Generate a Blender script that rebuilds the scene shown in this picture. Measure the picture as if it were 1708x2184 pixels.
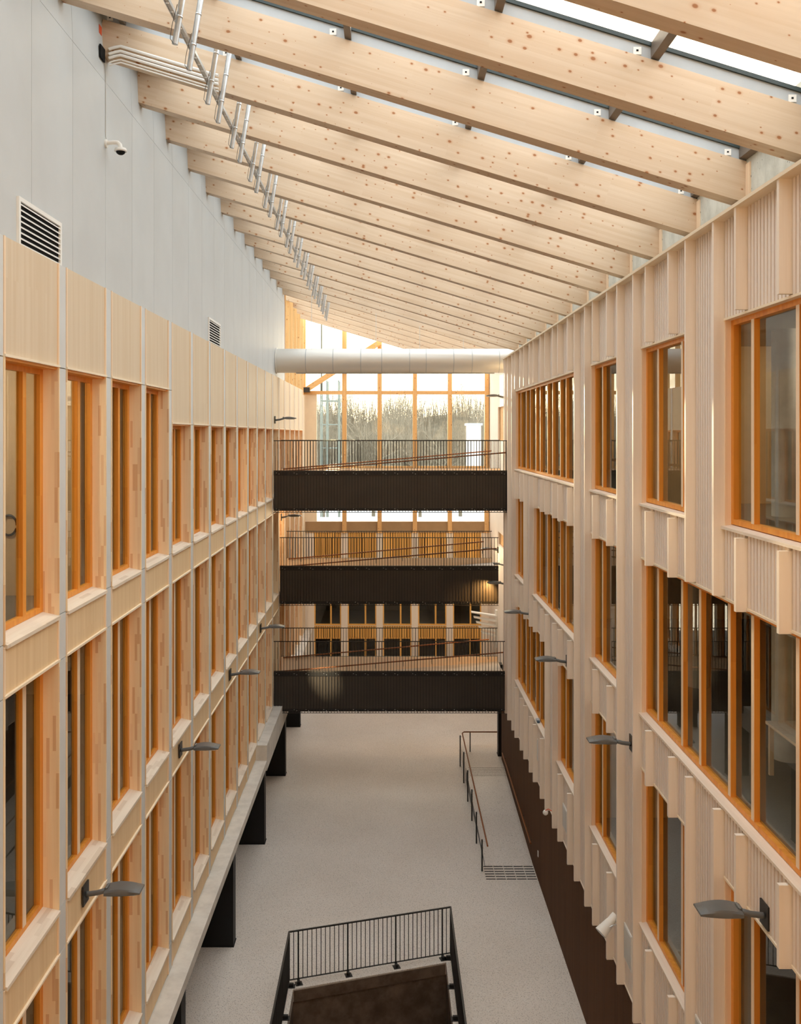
import bpy, math, random
from mathutils import Vector, Euler
random.seed(7)
for o in list(bpy.data.objects): bpy.data.objects.remove(o, do_unlink=True)
S = bpy.context.scene; COL = S.collection; PI = math.pi

# ---------------------------------------------------------------- camera, world, sun, exposure
ZC = 13.34                       # eye height above the hall floor (floor is z = 0)
cam = bpy.data.cameras.new('camera'); cam.sensor_fit = 'AUTO'; cam.sensor_width = 36.0
cam.lens = 2000.0/2184.0*36.0
cam.shift_x = 25.0/2184.0; cam.shift_y = -165.0/2184.0
cam.clip_start = 0.05; cam.clip_end = 600
co = bpy.data.objects.new('camera', cam); COL.objects.link(co)
co.location = (0, 0, ZC); co.rotation_euler = (PI/2, 0, 0); S.camera = co

SUN_TRAVEL = Vector((0.055, -1.0, -0.085)).normalized()
W = bpy.data.worlds.new('sky'); S.world = W; W.use_nodes = True
wn = W.node_tree.nodes; wl = W.node_tree.links; wn.clear()
w_tc = wn.new('ShaderNodeTexCoord'); w_dot = wn.new('ShaderNodeVectorMath'); w_dot.operation = 'DOT_PRODUCT'
w_dot.inputs[1].default_value = tuple(-SUN_TRAVEL)
w_mr = wn.new('ShaderNodeMapRange'); w_mr.inputs[1].default_value = 0.0; w_mr.inputs[2].default_value = 1.0
w_pw = wn.new('ShaderNodeMath'); w_pw.operation = 'POWER'; w_pw.inputs[1].default_value = 5.0
w_mix = wn.new('ShaderNodeMix'); w_mix.data_type = 'RGBA'
w_mix.inputs[6].default_value = (0.93, 0.965, 0.985, 1); w_mix.inputs[7].default_value = (1.75, 1.38, 0.92, 1)
w_bg = wn.new('ShaderNodeBackground'); w_bg.inputs[1].default_value = 4.0
w_out = wn.new('ShaderNodeOutputWorld')
wl.new(w_tc.outputs['Generated'], w_dot.inputs[0]); wl.new(w_dot.outputs['Value'], w_mr.inputs[0])
wl.new(w_mr.outputs[0], w_pw.inputs[0]); wl.new(w_pw.outputs[0], w_mix.inputs[0])
wl.new(w_mix.outputs[2], w_bg.inputs[0]); wl.new(w_bg.outputs[0], w_out.inputs[0])
sl = bpy.data.lights.new('sun', 'SUN'); sl.energy = 14.0; sl.color = (1.0, 0.74, 0.44); sl.angle = math.radians(0.8)
so = bpy.data.objects.new('sun', sl); COL.objects.link(so); so.location = (-3, 60, ZC+20)
so.rotation_euler = SUN_TRAVEL.to_track_quat('-Z', 'Y').to_euler()
S.view_settings.view_transform = 'Standard'; S.view_settings.look = 'None'
S.view_settings.gamma = 1.0; S.view_settings.use_curve_mapping = False
S.view_settings.exposure = -0.28
try:
    S.cycles.use_denoising = True; S.cycles.max_bounces = 10; S.cycles.diffuse_bounces = 6
    S.cycles.glossy_bounces = 4; S.cycles.transparent_max_bounces = 24; S.cycles.caustics_reflective = False
except Exception: pass

# ---------------------------------------------------------------- materials
def lin(r, g, b):
    f = lambda c: (c/255/12.92) if c/255 <= 0.04045 else ((c/255+0.055)/1.055)**2.4
    return (f(r), f(g), f(b), 1)
class NT:
    def __init__(s, name):
        s.m = bpy.data.materials.new(name); s.m.use_nodes = True
        s.t = s.m.node_tree; s.t.nodes.clear()
        s.out = s.t.nodes.new('ShaderNodeOutputMaterial')
    def n(s, typ, **kw):
        nd = s.t.nodes.new(typ)
        for k, v in kw.items(): setattr(nd, k, v)
        return nd
    def l(s, a, b): s.t.links.new(a, b)
    def math(s, op, a, b=None, c=None):
        nd = s.n('ShaderNodeMath', operation=op)
        for i, v in enumerate((a, b, c)):
            if v is None: continue
            if isinstance(v, (int, float)): nd.inputs[i].default_value = v
            else: s.l(v, nd.inputs[i])
        return nd.outputs[0]
    def mix(s, f, a, b, blend='MIX'):
        nd = s.n('ShaderNodeMix', data_type='RGBA', blend_type=blend)
        for i, v in ((0, f), (6, a), (7, b)):
            if isinstance(v, (int, float, tuple)): nd.inputs[i].default_value = v
            else: s.l(v, nd.inputs[i])
        return nd.outputs[2]
    def coords(s, rnd=True):
        tc = s.n('ShaderNodeTexCoord'); v = tc.outputs['Object']
        if rnd:
            oi = s.n('ShaderNodeObjectInfo'); sc = s.math('MULTIPLY', oi.outputs['Random'], 37.0)
            ad = s.n('ShaderNodeVectorMath', operation='ADD'); s.l(v, ad.inputs[0]); s.l(sc, ad.inputs[1]); v = ad.outputs[0]
        return v
    def scale(s, v, sc):
        nd = s.n('ShaderNodeVectorMath', operation='MULTIPLY'); s.l(v, nd.inputs[0]); nd.inputs[1].default_value = sc
        return nd.outputs[0]
    def noise(s, v, scale, detail=3, rough=0.55):
        nd = s.n('ShaderNodeTexNoise'); s.l(v, nd.inputs['Vector']); nd.inputs['Scale'].default_value = scale
        nd.inputs['Detail'].default_value = detail; nd.inputs['Roughness'].default_value = rough
        return nd.outputs[0]
    def step(s, v, a, b):
        nd = s.n('ShaderNodeMapRange', interpolation_type='SMOOTHSTEP'); s.l(v, nd.inputs[0])
        nd.inputs[1].default_value = a; nd.inputs[2].default_value = b
        return nd.outputs[0]
    def bsdf(s, col, rough=0.6, metal=0.0, spec=0.3, bump=None, bs=0.2, bd=0.01):
        p = s.n('ShaderNodeBsdfPrincipled')
        if isinstance(col, tuple): p.inputs['Base Color'].default_value = col
        else: s.l(col, p.inputs['Base Color'])
        if isinstance(rough, (int, float)): p.inputs['Roughness'].default_value = rough
        else: s.l(rough, p.inputs['Roughness'])
        p.inputs['Metallic'].default_value = metal; p.inputs['Specular IOR Level'].default_value = spec
        if bump is not None:
            b = s.n('ShaderNodeBump'); b.inputs['Strength'].default_value = bs; b.inputs['Distance'].default_value = bd
            s.l(bump, b.inputs['Height']); s.l(b.outputs[0], p.inputs['Normal'])
        s.l(p.outputs[0], s.out.inputs[0]); return s.m

def wood(name, ca, cb, axis='Z', lam=None, lamamt=0.35, cl=None, knots=0.0, rough=0.55, grain=0.5, spec=0.3):
    t = NT(name); v = t.coords()
    along, across = 0.55, 16.0
    sc = {'X': (along, across, across), 'Y': (across, along, across), 'Z': (across, across, along)}[axis]
    g = t.noise(t.scale(v, sc), 1.0, 4, 0.6)
    col = t.mix(t.step(g, 0.5-grain*0.5, 0.5+grain*0.5), ca, cb)
    sx = t.n('ShaderNodeSeparateXYZ'); t.l(v, sx.inputs[0])
    ax = 'XYZ'.index(axis); oth = [i for i in range(3) if i != ax]
    if lam:
        cm = t.n('ShaderNodeCombineXYZ'); t.l(sx.outputs[ax], cm.inputs[0])
        t.l(t.math('ADD', sx.outputs[oth[0]], sx.outputs[oth[1]]), cm.inputs[1])
        br = t.n('ShaderNodeTexBrick'); t.l(cm.outputs[0], br.inputs['Vector'])
        br.inputs['Scale'].default_value = 1.0; br.inputs['Mortar Size'].default_value = 0.0
        br.inputs['Brick Width'].default_value = lam[0]; br.inputs['Row Height'].default_value = lam[1]
        br.inputs['Color1'].default_value = (0, 0, 0, 1); br.inputs['Color2'].default_value = (1, 1, 1, 1)
        br.offset = 0.37; br.offset_frequency = 3
        f = t.math('MULTIPLY', t.step(br.outputs['Color'], 0.72 if lam[0] < 1 else 0.35, 0.9 if lam[0] < 1 else 1.0), lamamt)
        col = t.mix(f, col, cl or cb)
    if knots > 0:
        kc = t.n('ShaderNodeCombineXYZ'); t.l(t.math('MULTIPLY', sx.outputs[ax], 0.7), kc.inputs[0]); t.l(t.math('ADD', sx.outputs[oth[0]], sx.outputs[oth[1]]), kc.inputs[1]); kv = kc.outputs[0]
        vo = t.n('ShaderNodeTexVoronoi', voronoi_dimensions='2D'); t.l(kv, vo.inputs['Vector']); vo.inputs['Scale'].default_value = 7.5
        cs = t.n('ShaderNodeSeparateColor'); t.l(vo.outputs['Color'], cs.inputs[0])
        r = t.math('MULTIPLY', t.math('POWER', cs.outputs[0], 4.0), 0.18)
        d = t.math('DIVIDE', vo.outputs['Distance'], t.math('ADD', r, 0.0005))
        k = t.math('MULTIPLY', t.math('SUBTRACT', 1.0, t.step(d, 0.55, 1.15)), knots)
        col = t.mix(k, col, lin(140, 84, 44))
        halo = t.math('MULTIPLY', t.math('SUBTRACT', 1.0, t.step(d, 0.8, 2.3)), knots*0.30)
        col = t.mix(halo, col, lin(186, 122, 66))
    return t.bsdf(col, rough, spec=spec, bump=g, bs=0.08, bd=0.004)

def plain(name, col, rough=0.6, metal=0.0, var=0.06, sc=3.0, spec=0.3):
    t = NT(name); v = t.coords(); g = t.noise(v, sc, 4)
    d = tuple(max(0, c*(1-var*2.2)) for c in col[:3])+(1,)
    return t.bsdf(t.mix(t.step(g, 0.3, 0.7), col, d), rough, metal, spec, bump=g, bs=0.03, bd=0.003)

def concrete(name, col, dark, boards=0.0):
    t = NT(name); v = t.coords(); g = t.noise(v, 2.2, 6, 0.62); f = t.noise(v, 45.0, 2)
    c = t.mix(t.step(g, 0.3, 0.75), col, dark); c = t.mix(t.math('MULTIPLY', t.step(f, 0.58, 0.72), 0.25), c, dark)
    if boards:
        st = t.noise(t.scale(v, (14, 14, 0.4)), 1.0, 2); c = t.mix(t.math('MULTIPLY', t.step(st, 0.55, 0.75), boards), c, dark)
        vo = t.n('ShaderNodeTexVoronoi'); t.l(v, vo.inputs['Vector']); vo.inputs['Scale'].default_value = 9
        c = t.mix(t.math('SUBTRACT', 1.0, t.step(vo.outputs['Distance'], 0.04, 0.1)), c, lin(92, 90, 84))
    return t.bsdf(c, 0.75, spec=0.25, bump=g, bs=0.12, bd=0.01)

M = {}
M['rafter'] = wood('spruce_glulam', lin(217, 197, 173), lin(205, 180, 151), 'X', (2.6, 0.045), 0.35, lin(199, 170, 138), knots=0.9, grain=0.7)
M['larch'] = wood('pale_larch_panel', lin(224, 206, 180), lin(215, 193, 162), 'Z', (9.0, 0.075), 0.4, lin(212, 188, 154), grain=0.8)
M['larch2'] = wood('golden_larch_panel', lin(240, 212, 170), lin(230, 198, 152), 'Z', (9.0, 0.06), 0.4, lin(224, 190, 142), grain=0.8)
M['finger'] = wood('finger_jointed_pine', lin(250, 229, 194), lin(244, 216, 174), 'Z', (0.46, 0.042), 0.55, lin(208, 154, 102), grain=0.6)
M['fingerY'] = wood('whitened_finger_pine', lin(240, 228, 210), lin(226, 210, 188), 'Y', (0.42, 0.05), 0.5, lin(202, 182, 158), grain=0.7)
M['trimw'] = wood('pale_pine_trim', lin(246, 224, 196), lin(236, 206, 172), 'Z', grain=0.7)
M['trimY'] = wood('pale_pine_trim_along', lin(246, 232, 208), lin(234, 214, 184), 'Y', grain=0.7)
M['orange'] = wood('oiled_pine_frame', lin(242, 168, 74), lin(228, 144, 50), 'Z', (1.2, 0.07), 0.3, lin(206, 116, 36), grain=0.7, rough=0.4)
M['orangeY'] = wood('oiled_pine_frame_along', lin(242, 168, 74), lin(228, 144, 50), 'Y', grain=0.7, rough=0.4)
M['white_ash'] = wood('white_stained_timber', lin(247, 236, 223), lin(240, 226, 209), 'Z', (3.0, 0.9), 0.25, lin(239, 222, 201), grain=0.7)
M['white_rib'] = wood('white_stained_ribbed_panel', lin(241, 229, 217), lin(235, 221, 207), 'Z', grain=1.0)
M['white_Y'] = wood('white_stained_sill', lin(244, 231, 214), lin(230, 212, 192), 'Y', grain=0.7)
M['brown'] = wood('dark_brown_board', lin(100, 66, 39), lin(82, 53, 30), 'Z', (9, 0.2), 0.4, lin(72, 46, 27), grain=0.8, rough=0.7, spec=0.12)
M['slat_wood'] = wood('golden_slatted_wood', lin(244, 192, 110), lin(230, 170, 86), 'Z', grain=0.7)
M['spruce_post'] = wood('spruce_post', lin(234, 190, 134), lin(216, 166, 106), 'Z', knots=0.8, grain=0.7)
M['spruce_beam'] = wood('spruce_cross_beam', lin(234, 190, 134), lin(216, 166, 106), 'X', knots=0.8, grain=0.7)
M['handrail'] = wood('oiled_handrail', lin(150, 92, 48), lin(124, 70, 34), 'X', grain=0.8, rough=0.4)
M['grey'] = plain('grey_wall_panel', lin(201, 204, 203), 0.5, var=0.025, sc=0.9)
M['pier'] = plain('grey_fibre_cement', lin(216, 216, 212), 0.6, var=0.03, sc=2)
M['white'] = plain('white_paint', lin(240, 238, 232), 0.5, var=0.02)
M['plaster'] = plain('cream_plaster', lin(244, 226, 200), 0.7, var=0.02)
M['black'] = plain('black_steel', lin(26, 24, 23), 0.45, 0.0, var=0.1, spec=0.5)
M['charcoal'] = plain('charcoal_steel', lin(44, 40, 36), 0.42, 0.0, var=0.1, spec=0.5)
M['fascia'] = plain('dark_fascia_sheet', lin(62, 55, 48), 0.4, 0.0, var=0.1, sc=1.2, spec=0.5)
M['column'] = plain('black_column_paint', lin(20, 20, 21), 0.55, 0.0, var=0.1, spec=0.3)
M['lampgrey'] = plain('anthracite_lamp_paint', lin(98, 99, 98), 0.36, 0.0, var=0.04, spec=0.5)
M['steel'] = plain('galvanised_steel', lin(206, 208, 208), 0.35, 0.75, var=0.06, sc=12)
M['duct'] = plain('brushed_duct_metal', lin(222, 220, 214), 0.45, 0.45, var=0.0, sc=0.5)
M['upstand'] = plain('grey_skylight_upstand', lin(182, 188, 192), 0.5, var=0.03)
M['gasket'] = plain('dark_green_gasket', lin(40, 54, 54), 0.35, var=0.05, spec=0.5)
M['bronze'] = plain('bronze_glazing_bar', lin(116, 104, 92), 0.4, var=0.05)
M['dark_hole'] = plain('black_void', lin(12, 12, 12), 0.8, var=0)
M['concrete'] = concrete('board_marked_concrete', lin(216, 216, 206), lin(182, 182, 172), 0.45)
M['conc_ledge'] = concrete('smooth_concrete', lin(224, 218, 208), lin(202, 196, 186))
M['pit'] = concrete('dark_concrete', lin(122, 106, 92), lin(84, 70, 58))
M['deck'] = plain('grey_deck', lin(198, 190, 182), 0.5, var=0.05)
M['room_tan'] = plain('tan_room_wall', lin(222, 190, 146), 0.7, var=0.04)
M['room_grey'] = plain('grey_room_wall', lin(104, 96, 84), 0.7, var=0.04)
M['room_floor'] = plain('room_floor', lin(120, 108, 94), 0.5, var=0.04)
M['room_ceil'] = plain('room_ceiling', lin(170, 158, 140), 0.7, var=0.02)
M['snow'] = plain('snow', lin(240, 240, 242), 0.8, var=0.04, sc=0.3)
M['bark'] = plain('grey_bark', lin(124, 114, 98), 0.9, var=0.1, sc=5)
M['twig'] = plain('grey_twig', lin(156, 145, 126), 0.9, var=0.1, sc=5)
M['scaffold'] = plain('pale_scaffold_tube', lin(140, 150, 144), 0.5, 0.2, var=0.03)
M['red'] = plain('orange_print', lin(226, 92, 50), 0.5, var=0)
M['blue'] = plain('blue_cable', lin(70, 96, 120), 0.5, var=0)
M['slabedge'] = plain('taupe_slab_edge', lin(170, 138, 102), 0.6, var=0.04)
def terrazzo():
    t = NT('terrazzo_floor'); v = t.coords(False)
    big = t.noise(v, 0.35, 4); sp = t.noise(v, 34.0, 3, 0.6); sp2 = t.noise(v, 18.0, 2, 0.5)
    c = t.mix(t.step(big, 0.3, 0.7), lin(226, 217, 207), lin(216, 206, 195))
    c = t.mix(t.math('MULTIPLY', t.step(sp, 0.54, 0.64), 0.7), c, lin(150, 138, 128))
    c = t.mix(t.math('MULTIPLY', t.step(sp2, 0.60, 0.70), 0.5), c, lin(226, 222, 216))
    return t.bsdf(c, 0.42, spec=0.35)
M['terrazzo'] = terrazzo()
def glass(name, tint=(0.93, 0.95, 0.93, 1), ior=1.5):
    t = NT(name); fr = t.n('ShaderNodeFresnel'); fr.inputs[0].default_value = ior
    a = t.n('ShaderNodeBsdfTransparent'); a.inputs[0].default_value = tint
    b = t.n('ShaderNodeBsdfGlossy'); b.inputs['Roughness'].default_value = 0.0; b.inputs[0].default_value = (0.95, 0.97, 0.97, 1)
    ge = t.n('ShaderNodeNewGeometry'); ff = t.math('MULTIPLY', fr.outputs[0], t.math('SUBTRACT', 1.0, ge.outputs['Backfacing']))
    m = t.n('ShaderNodeMixShader'); t.l(ff, m.inputs[0]); t.l(a.outputs[0], m.inputs[1]); t.l(b.outputs[0], m.inputs[2])
    t.l(m.outputs[0], t.out.inputs[0]); return t.m
M['glass'] = glass('window_glass'); M['roofglass'] = glass('skylight_glass', (0.97, 0.98, 0.98, 1), 1.3)
def emit(name, col, st):
    t = NT(name); e = t.n('ShaderNodeEmission'); e.inputs[0].default_value = col; e.inputs[1].default_value = st
    t.l(e.outputs[0], t.out.inputs[0]); return t.m
M['lamp_on'] = emit('lit_lens', (1, 0.85, 0.6, 1), 6.0)

# ---------------------------------------------------------------- mesh and object helpers
class MB:
    def __init__(s): s.v = []; s.f = []
    def box(s, x0, x1, y0, y1, z0, z1):
        if x0 > x1: x0, x1 = x1, x0
        if y0 > y1: y0, y1 = y1, y0
        if z0 > z1: z0, z1 = z1, z0
        n = len(s.v)
        s.v += [(x0,y0,z0),(x1,y0,z0),(x1,y1,z0),(x0,y1,z0),(x0,y0,z1),(x1,y0,z1),(x1,y1,z1),(x0,y1,z1)]
        s.f += [tuple(n+i for i in q) for q in ((0,3,2,1),(4,5,6,7),(0,1,5,4),(1,2,6,5),(2,3,7,6),(3,0,4,7))]
        return s
    def hexa(s, pts):            # eight corners, bottom ring then top ring
        n = len(s.v); s.v += [tuple(p) for p in pts]
        s.f += [tuple(n+i for i in q) for q in ((0,3,2,1),(4,5,6,7),(0,1,5,4),(1,2,6,5),(2,3,7,6),(3,0,4,7))]
        return s
    def tube(s, p, q, r, n=8, r2=None):
        p = Vector(p); q = Vector(q); d = (q-p).normalized(); r2 = r if r2 is None else r2
        a = d.orthogonal().normalized(); b = d.cross(a); k = len(s.v)
        for c, rr in ((p, r), (q, r2)):
            for i in range(n):
                t = 2*PI*i/n; s.v.append(tuple(c + a*math.cos(t)*rr + b*math.sin(t)*rr))
        for i in range(n): s.f.append((k+i, k+(i+1) % n, k+n+(i+1) % n, k+n+i))
        s.f.append(tuple(k+i for i in reversed(range(n)))); s.f.append(tuple(k+n+i for i in range(n)))
        return s
    def path(s, pts, r, n=8):
        pts = [Vector(p) for p in pts]; k = len(s.v); up = None
        for j, p in enumerate(pts):
            d = (pts[min(j+1, len(pts)-1)] - pts[max(j-1, 0)]).normalized()
            a = d.orthogonal().normalized() if up is None else (up - d*up.dot(d)).normalized()
            up = a; b = d.cross(a)
            for i in range(n):
                t = 2*PI*i/n; s.v.append(tuple(p + a*math.cos(t)*r + b*math.sin(t)*r))
        for j in range(len(pts)-1):
            for i in range(n): s.f.append((k+j*n+i, k+j*n+(i+1) % n, k+(j+1)*n+(i+1) % n, k+(j+1)*n+i))
        s.f.append(tuple(k+i for i in reversed(range(n)))); s.f.append(tuple(k+(len(pts)-1)*n+i for i in range(n)))
        return s
    def loft(s, rings, cap=True):
        k = len(s.v); n = len(rings[0])
        for r in rings: s.v += [tuple(p) for p in r]
        for j in range(len(rings)-1):
            for i in range(n): s.f.append((k+j*n+i, k+j*n+(i+1) % n, k+(j+1)*n+(i+1) % n, k+(j+1)*n+i))
        if cap:
            s.f.append(tuple(k+i for i in reversed(range(n)))); s.f.append(tuple(k+(len(rings)-1)*n+i for i in range(n)))
        return s
    def mesh(s, name, mat, smooth=False, origin=(0, 0, 0)):
        me = bpy.data.meshes.new(name)
        ox, oy, oz = origin
        me.from_pydata([(a-ox, b-oy, c-oz) for a, b, c in s.v], [], s.f)
        me.materials.append(mat)
        if smooth:
            for p in me.polygons: p.use_smooth = True
        me.update(); return me
WORLD = {}
def wpos(o):
    return WORLD[o.name] if o else Vector((0, 0, 0))
def put(name, me, parent=None, at=(0, 0, 0)):      # at = world position of the mesh origin
    o = bpy.data.objects.new(name, me); COL.objects.link(o)
    at = Vector(at); WORLD[o.name] = at
    if parent: o.parent = parent; o.location = at - wpos(parent)
    else: o.location = at
    return o
def part(name, mb, mat, parent=None, smooth=False, kind=None, label=None):   # mesh drawn in world coordinates
    xs = [v[0] for v in mb.v]; ys = [v[1] for v in mb.v]; zs = [v[2] for v in mb.v]
    org = ((min(xs)+max(xs))/2, (min(ys)+max(ys))/2, min(zs))
    o = put(name, mb.mesh(name, mat, smooth, org), parent, org)
    if smooth and len(o.data.polygons) < 20000:
        try: o.data.set_sharp_from_angle(angle=math.radians(40))
        except Exception: pass
    if kind: o['kind'] = kind
    if label: o['label'] = label
    return o
def tag(o, label=None, cat=None, group=None, kind=None):
    for k, v in (('label', label), ('category', cat), ('group', group), ('kind', kind)):
        if v: o[k] = v
    return o
def empty(name, at, label=None, cat=None, group=None, kind=None):
    o = bpy.data.objects.new(name, None); COL.objects.link(o); o.location = at; o.empty_display_size = 0.2
    WORLD[o.name] = Vector(at); return tag(o, label, cat, group, kind)
def box(*a): return MB().box(*a)
def Z(z): return z + ZC                              # heights below are measured from the eye
ORD = ['first','second','third','fourth','fifth','sixth','seventh','eighth','ninth','tenth','eleventh','twelfth','thirteenth','fourteenth','fifteenth','sixteenth','seventeenth','eighteenth','nineteenth','twentieth','twenty-first','twenty-second']

# ================================================================ LARGE STRUCTURE
ZF = -13.34
# floor with the stair opening
HX0, HX1, HYL, HYR, HY0 = -2.30, 1.45, 22.55, 23.70, 15.0
fl = MB()
def slab(poly, z0, z1):
    k = len(fl.v); n = len(poly)
    fl.v.extend([(x, y, z0) for x, y in poly] + [(x, y, z1) for x, y in poly])
    fl.f.append(tuple(k+n+i for i in range(n))); fl.f.append(tuple(k+i for i in reversed(range(n))))
    for i in range(n): fl.f.append((k+i, k+(i+1) % n, k+n+(i+1) % n, k+n+i))
for poly in ([(-9.0, -1.2), (HX0, -1.2), (HX0, HYL), (-9.0, HYL)], [(HX1, -1.2), (5.4, -1.2), (5.4, HYR), (HX1, HYR)],
             [(HX0, -1.2), (HX1, -1.2), (HX1, HY0), (HX0, HY0)], [(-9.0, HYL), (HX0, HYL), (HX1, HYR), (5.4, HYR), (5.4, 48.9), (-9.0, 48.9)]):
    slab(poly, Z(ZF)-0.3, Z(ZF))
floor = part('floor', fl, M['terrazzo'], kind='structure', label='pale speckled terrazzo floor of the hall')
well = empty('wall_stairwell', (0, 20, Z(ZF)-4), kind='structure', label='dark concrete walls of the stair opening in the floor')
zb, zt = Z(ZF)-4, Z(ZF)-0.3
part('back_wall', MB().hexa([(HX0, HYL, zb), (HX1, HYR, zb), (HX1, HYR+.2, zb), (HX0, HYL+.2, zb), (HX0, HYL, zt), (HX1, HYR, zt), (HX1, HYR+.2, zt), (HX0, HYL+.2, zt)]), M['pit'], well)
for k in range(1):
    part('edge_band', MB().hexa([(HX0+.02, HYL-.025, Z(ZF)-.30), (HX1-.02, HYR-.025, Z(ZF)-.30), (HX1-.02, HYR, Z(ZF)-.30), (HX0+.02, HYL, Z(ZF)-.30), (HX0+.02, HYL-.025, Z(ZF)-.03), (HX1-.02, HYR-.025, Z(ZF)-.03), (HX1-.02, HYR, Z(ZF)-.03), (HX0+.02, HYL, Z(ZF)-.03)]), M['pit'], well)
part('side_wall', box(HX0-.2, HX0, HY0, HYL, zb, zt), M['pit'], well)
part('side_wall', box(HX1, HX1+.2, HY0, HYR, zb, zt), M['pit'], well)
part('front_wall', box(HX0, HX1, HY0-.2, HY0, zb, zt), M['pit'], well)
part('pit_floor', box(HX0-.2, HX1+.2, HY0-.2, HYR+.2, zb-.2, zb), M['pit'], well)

# ---------------------------------------------------------------- left facade
XL = -4.30; Y0 = 10.475; BAY = 2.03; PW = 1.76
NB0, NB1 = -1, 17
ROWS_L = [(0.875, -2.353), (-2.957, -6.19), (-6.80, -10.03)]
TOPL = 2.23; BOTL = -10.56
wl_ = empty('wall_left', (XL, 20, Z(BOTL)), kind='structure', label='left facade of pale timber panels between grey piers, grey wall above')
cache = {}
def cbox(key, mat, *dims):
    k = (key,)+tuple(round(d, 4) for d in dims)
    if k not in cache: cache[k] = box(*dims).mesh(key, mat)
    return cache[k]
def headL(k, r): return 0.214 if (r == 0 and k >= 4) else ROWS_L[r][0]
DOORBAY = 12
wcount = 0
for k in range(NB0, NB1+1):
    y = Y0 + BAY*k
    # solid timber panels
    zone = [(TOPL, headL(k, 0), 'top')] + [(ROWS_L[r][1], ROWS_L[r+1][0], 'mid') for r in range(2)] + [(ROWS_L[2][1], BOTL, 'low')]
    for zt_, zb_, kd in zone:
        h = zt_ - zb_; at = (XL, y, Z(zb_))
        put('timber_panel', cbox('timber_panel', M['larch'] if kd == 'top' else M['larch2'], -0.06, -0.012, 0.04, PW-0.04, 0.03, h-0.035 if kd != 'top' else h), wl_, at)
        for a, b in ((0.0, 0.04), (PW-0.04, PW)):
            put('side_trim', cbox('side_trim', M['trimw'], -0.06, 0.006, a, b, 0.03, h-0.035 if kd != 'top' else h), wl_, at)
        if kd != 'low': put('bottom_trim', cbox('bottom_trim', M['trimY'], -0.08, 0.02, 0.0, PW, 0.0, 0.03), wl_, at)
    # grey pier beside it
    js = [TOPL, headL(k, 0), ROWS_L[0][1], ROWS_L[1][0], ROWS_L[1][1], ROWS_L[2][0], ROWS_L[2][1], BOTL]
    for a, b in zip(js[:-1], js[1:]):
        put('pier_panel', cbox('pier_panel', M['pier'], -0.05, -0.004, 0.006, BAY-PW-0.006, 0.006, a-b-0.006), wl_, (XL, y+PW, Z(b)))
    put('pier_core', cbox('pier_core', M['dark_hole'], -0.24, -0.052, -0.02, BAY-PW+0.02, 0.0, TOPL-BOTL-0.02), wl_, (XL, y+PW, Z(BOTL)))
    for r in range(3):
        hd, sl_ = headL(k, r), ROWS_L[r][1]; h = hd - sl_; wcount += 1
        isdoor = (k == DOORBAY)
        w = empty('window_%d' % wcount, (XL, y, Z(sl_)), kind='structure',
                  label='%s window of the left facade, %s row from the top' % ('nearest' if k == 0 else (ORD[k] if k > 0 else 'cut-off') , ['top', 'middle', 'bottom'][r]))
        at = (XL, y, Z(sl_)); RM = M['charcoal'] if isdoor else M['finger']
        put('reveal_board', cbox('reveal_board', RM, -0.22, 0.008, PW-0.03, PW, 0.0, h), w, at)
        put('reveal_board', cbox('reveal_board', RM, -0.22, 0.008, 0.0, 0.03, 0.0, h), w, at)
        put('head_board', cbox('head_board', M['orangeY'], -0.22, -0.02, 0.03, PW-0.03, h-0.03, h), w, at)
        kk = ('sill',)
        if kk not in cache:
            cache[kk] = MB().hexa([(-0.22, 0.03, 0.01), (0.03, 0.03, -0.05), (0.03, PW-0.03, -0.05), (-0.22, PW-0.03, 0.01),
                                   (-0.22, 0.03, 0.05), (0.03, 0.03, -0.005), (0.03, PW-0.03, -0.005), (-0.22, PW-0.03, 0.05)]).mesh('sill', M['fingerY'])
        put('sill', cache[kk], w, at)
        fm = M['charcoal'] if isdoor else M['orange']
        key = ('lframe', round(h, 3), isdoor)
        if key not in cache:
            f = MB(); x0, x1 = -0.275, -0.20; f.box(x0, x1, 0.03, 0.11, 0.05, h-0.03).box(x0, x1, PW-0.14, PW-0.03, 0.05, h-0.03)
            f.box(x0, x1, 0.11, PW-0.14, 0.05, 0.12).box(x0, x1, 0.11, PW-0.14, h-0.10, h-0.03)
            cache[key] = f.mesh('frame', fm)
        put('frame', cache[key], w, at)
        put('mullion', cbox('mullion', fm, -0.275, -0.203, 1.045, 1.16, 0.12, h-0.10), w, at)
        if not isdoor: put('mullion_cap', cbox('mullion_cap', M['trimw'] if r else M['orange'], -0.203, -0.196, 1.050, 1.155, 0.12, h-0.10), w, at)
        put('pane', cbox('pane', M['glass'], -0.252, -0.245, 0.11, 1.045, 0.12, h-0.10), w, at)
        put('pane', cbox('pane', M['glass'], -0.252, -0.245, 1.16, PW-0.14, 0.12, h-0.10), w, at)
# grey upper wall in tall sheets, folded upper band
XG = -4.38; y = 7.0
while y < 39.2:
    y2 = min(y+1.5, 39.5)
    part('wall_panel', box(XG-0.1, XG, y+0.004, y2-0.004, Z(2.0), Z(5.45)), M['grey'], wl_)
    part('upper_panel', MB().hexa([(XG-0.12, y+.004, Z(5.455)), (XG, y+.004, Z(5.455)), (XG, y2-.004, Z(5.455)), (XG-0.12, y2-.004, Z(5.455)),
                                   (XG-0.16, y+.004, Z(6.6)), (XG-0.05, y+.004, Z(6.6)), (XG-0.05, y2-.004, Z(6.6)), (XG-0.16, y2-.004, Z(6.6))]), M['grey'], wl_)
    y += 1.5
part('backing_wall', box(XG-0.35, XG-0.17, -1.2, 39.5, Z(1.5), Z(7.2)), M['pier'], wl_)
part('near_panel', box(XG-0.1, XG, -1.2, 6.99, Z(2.0), Z(6.6)), M['grey'], wl_)
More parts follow.
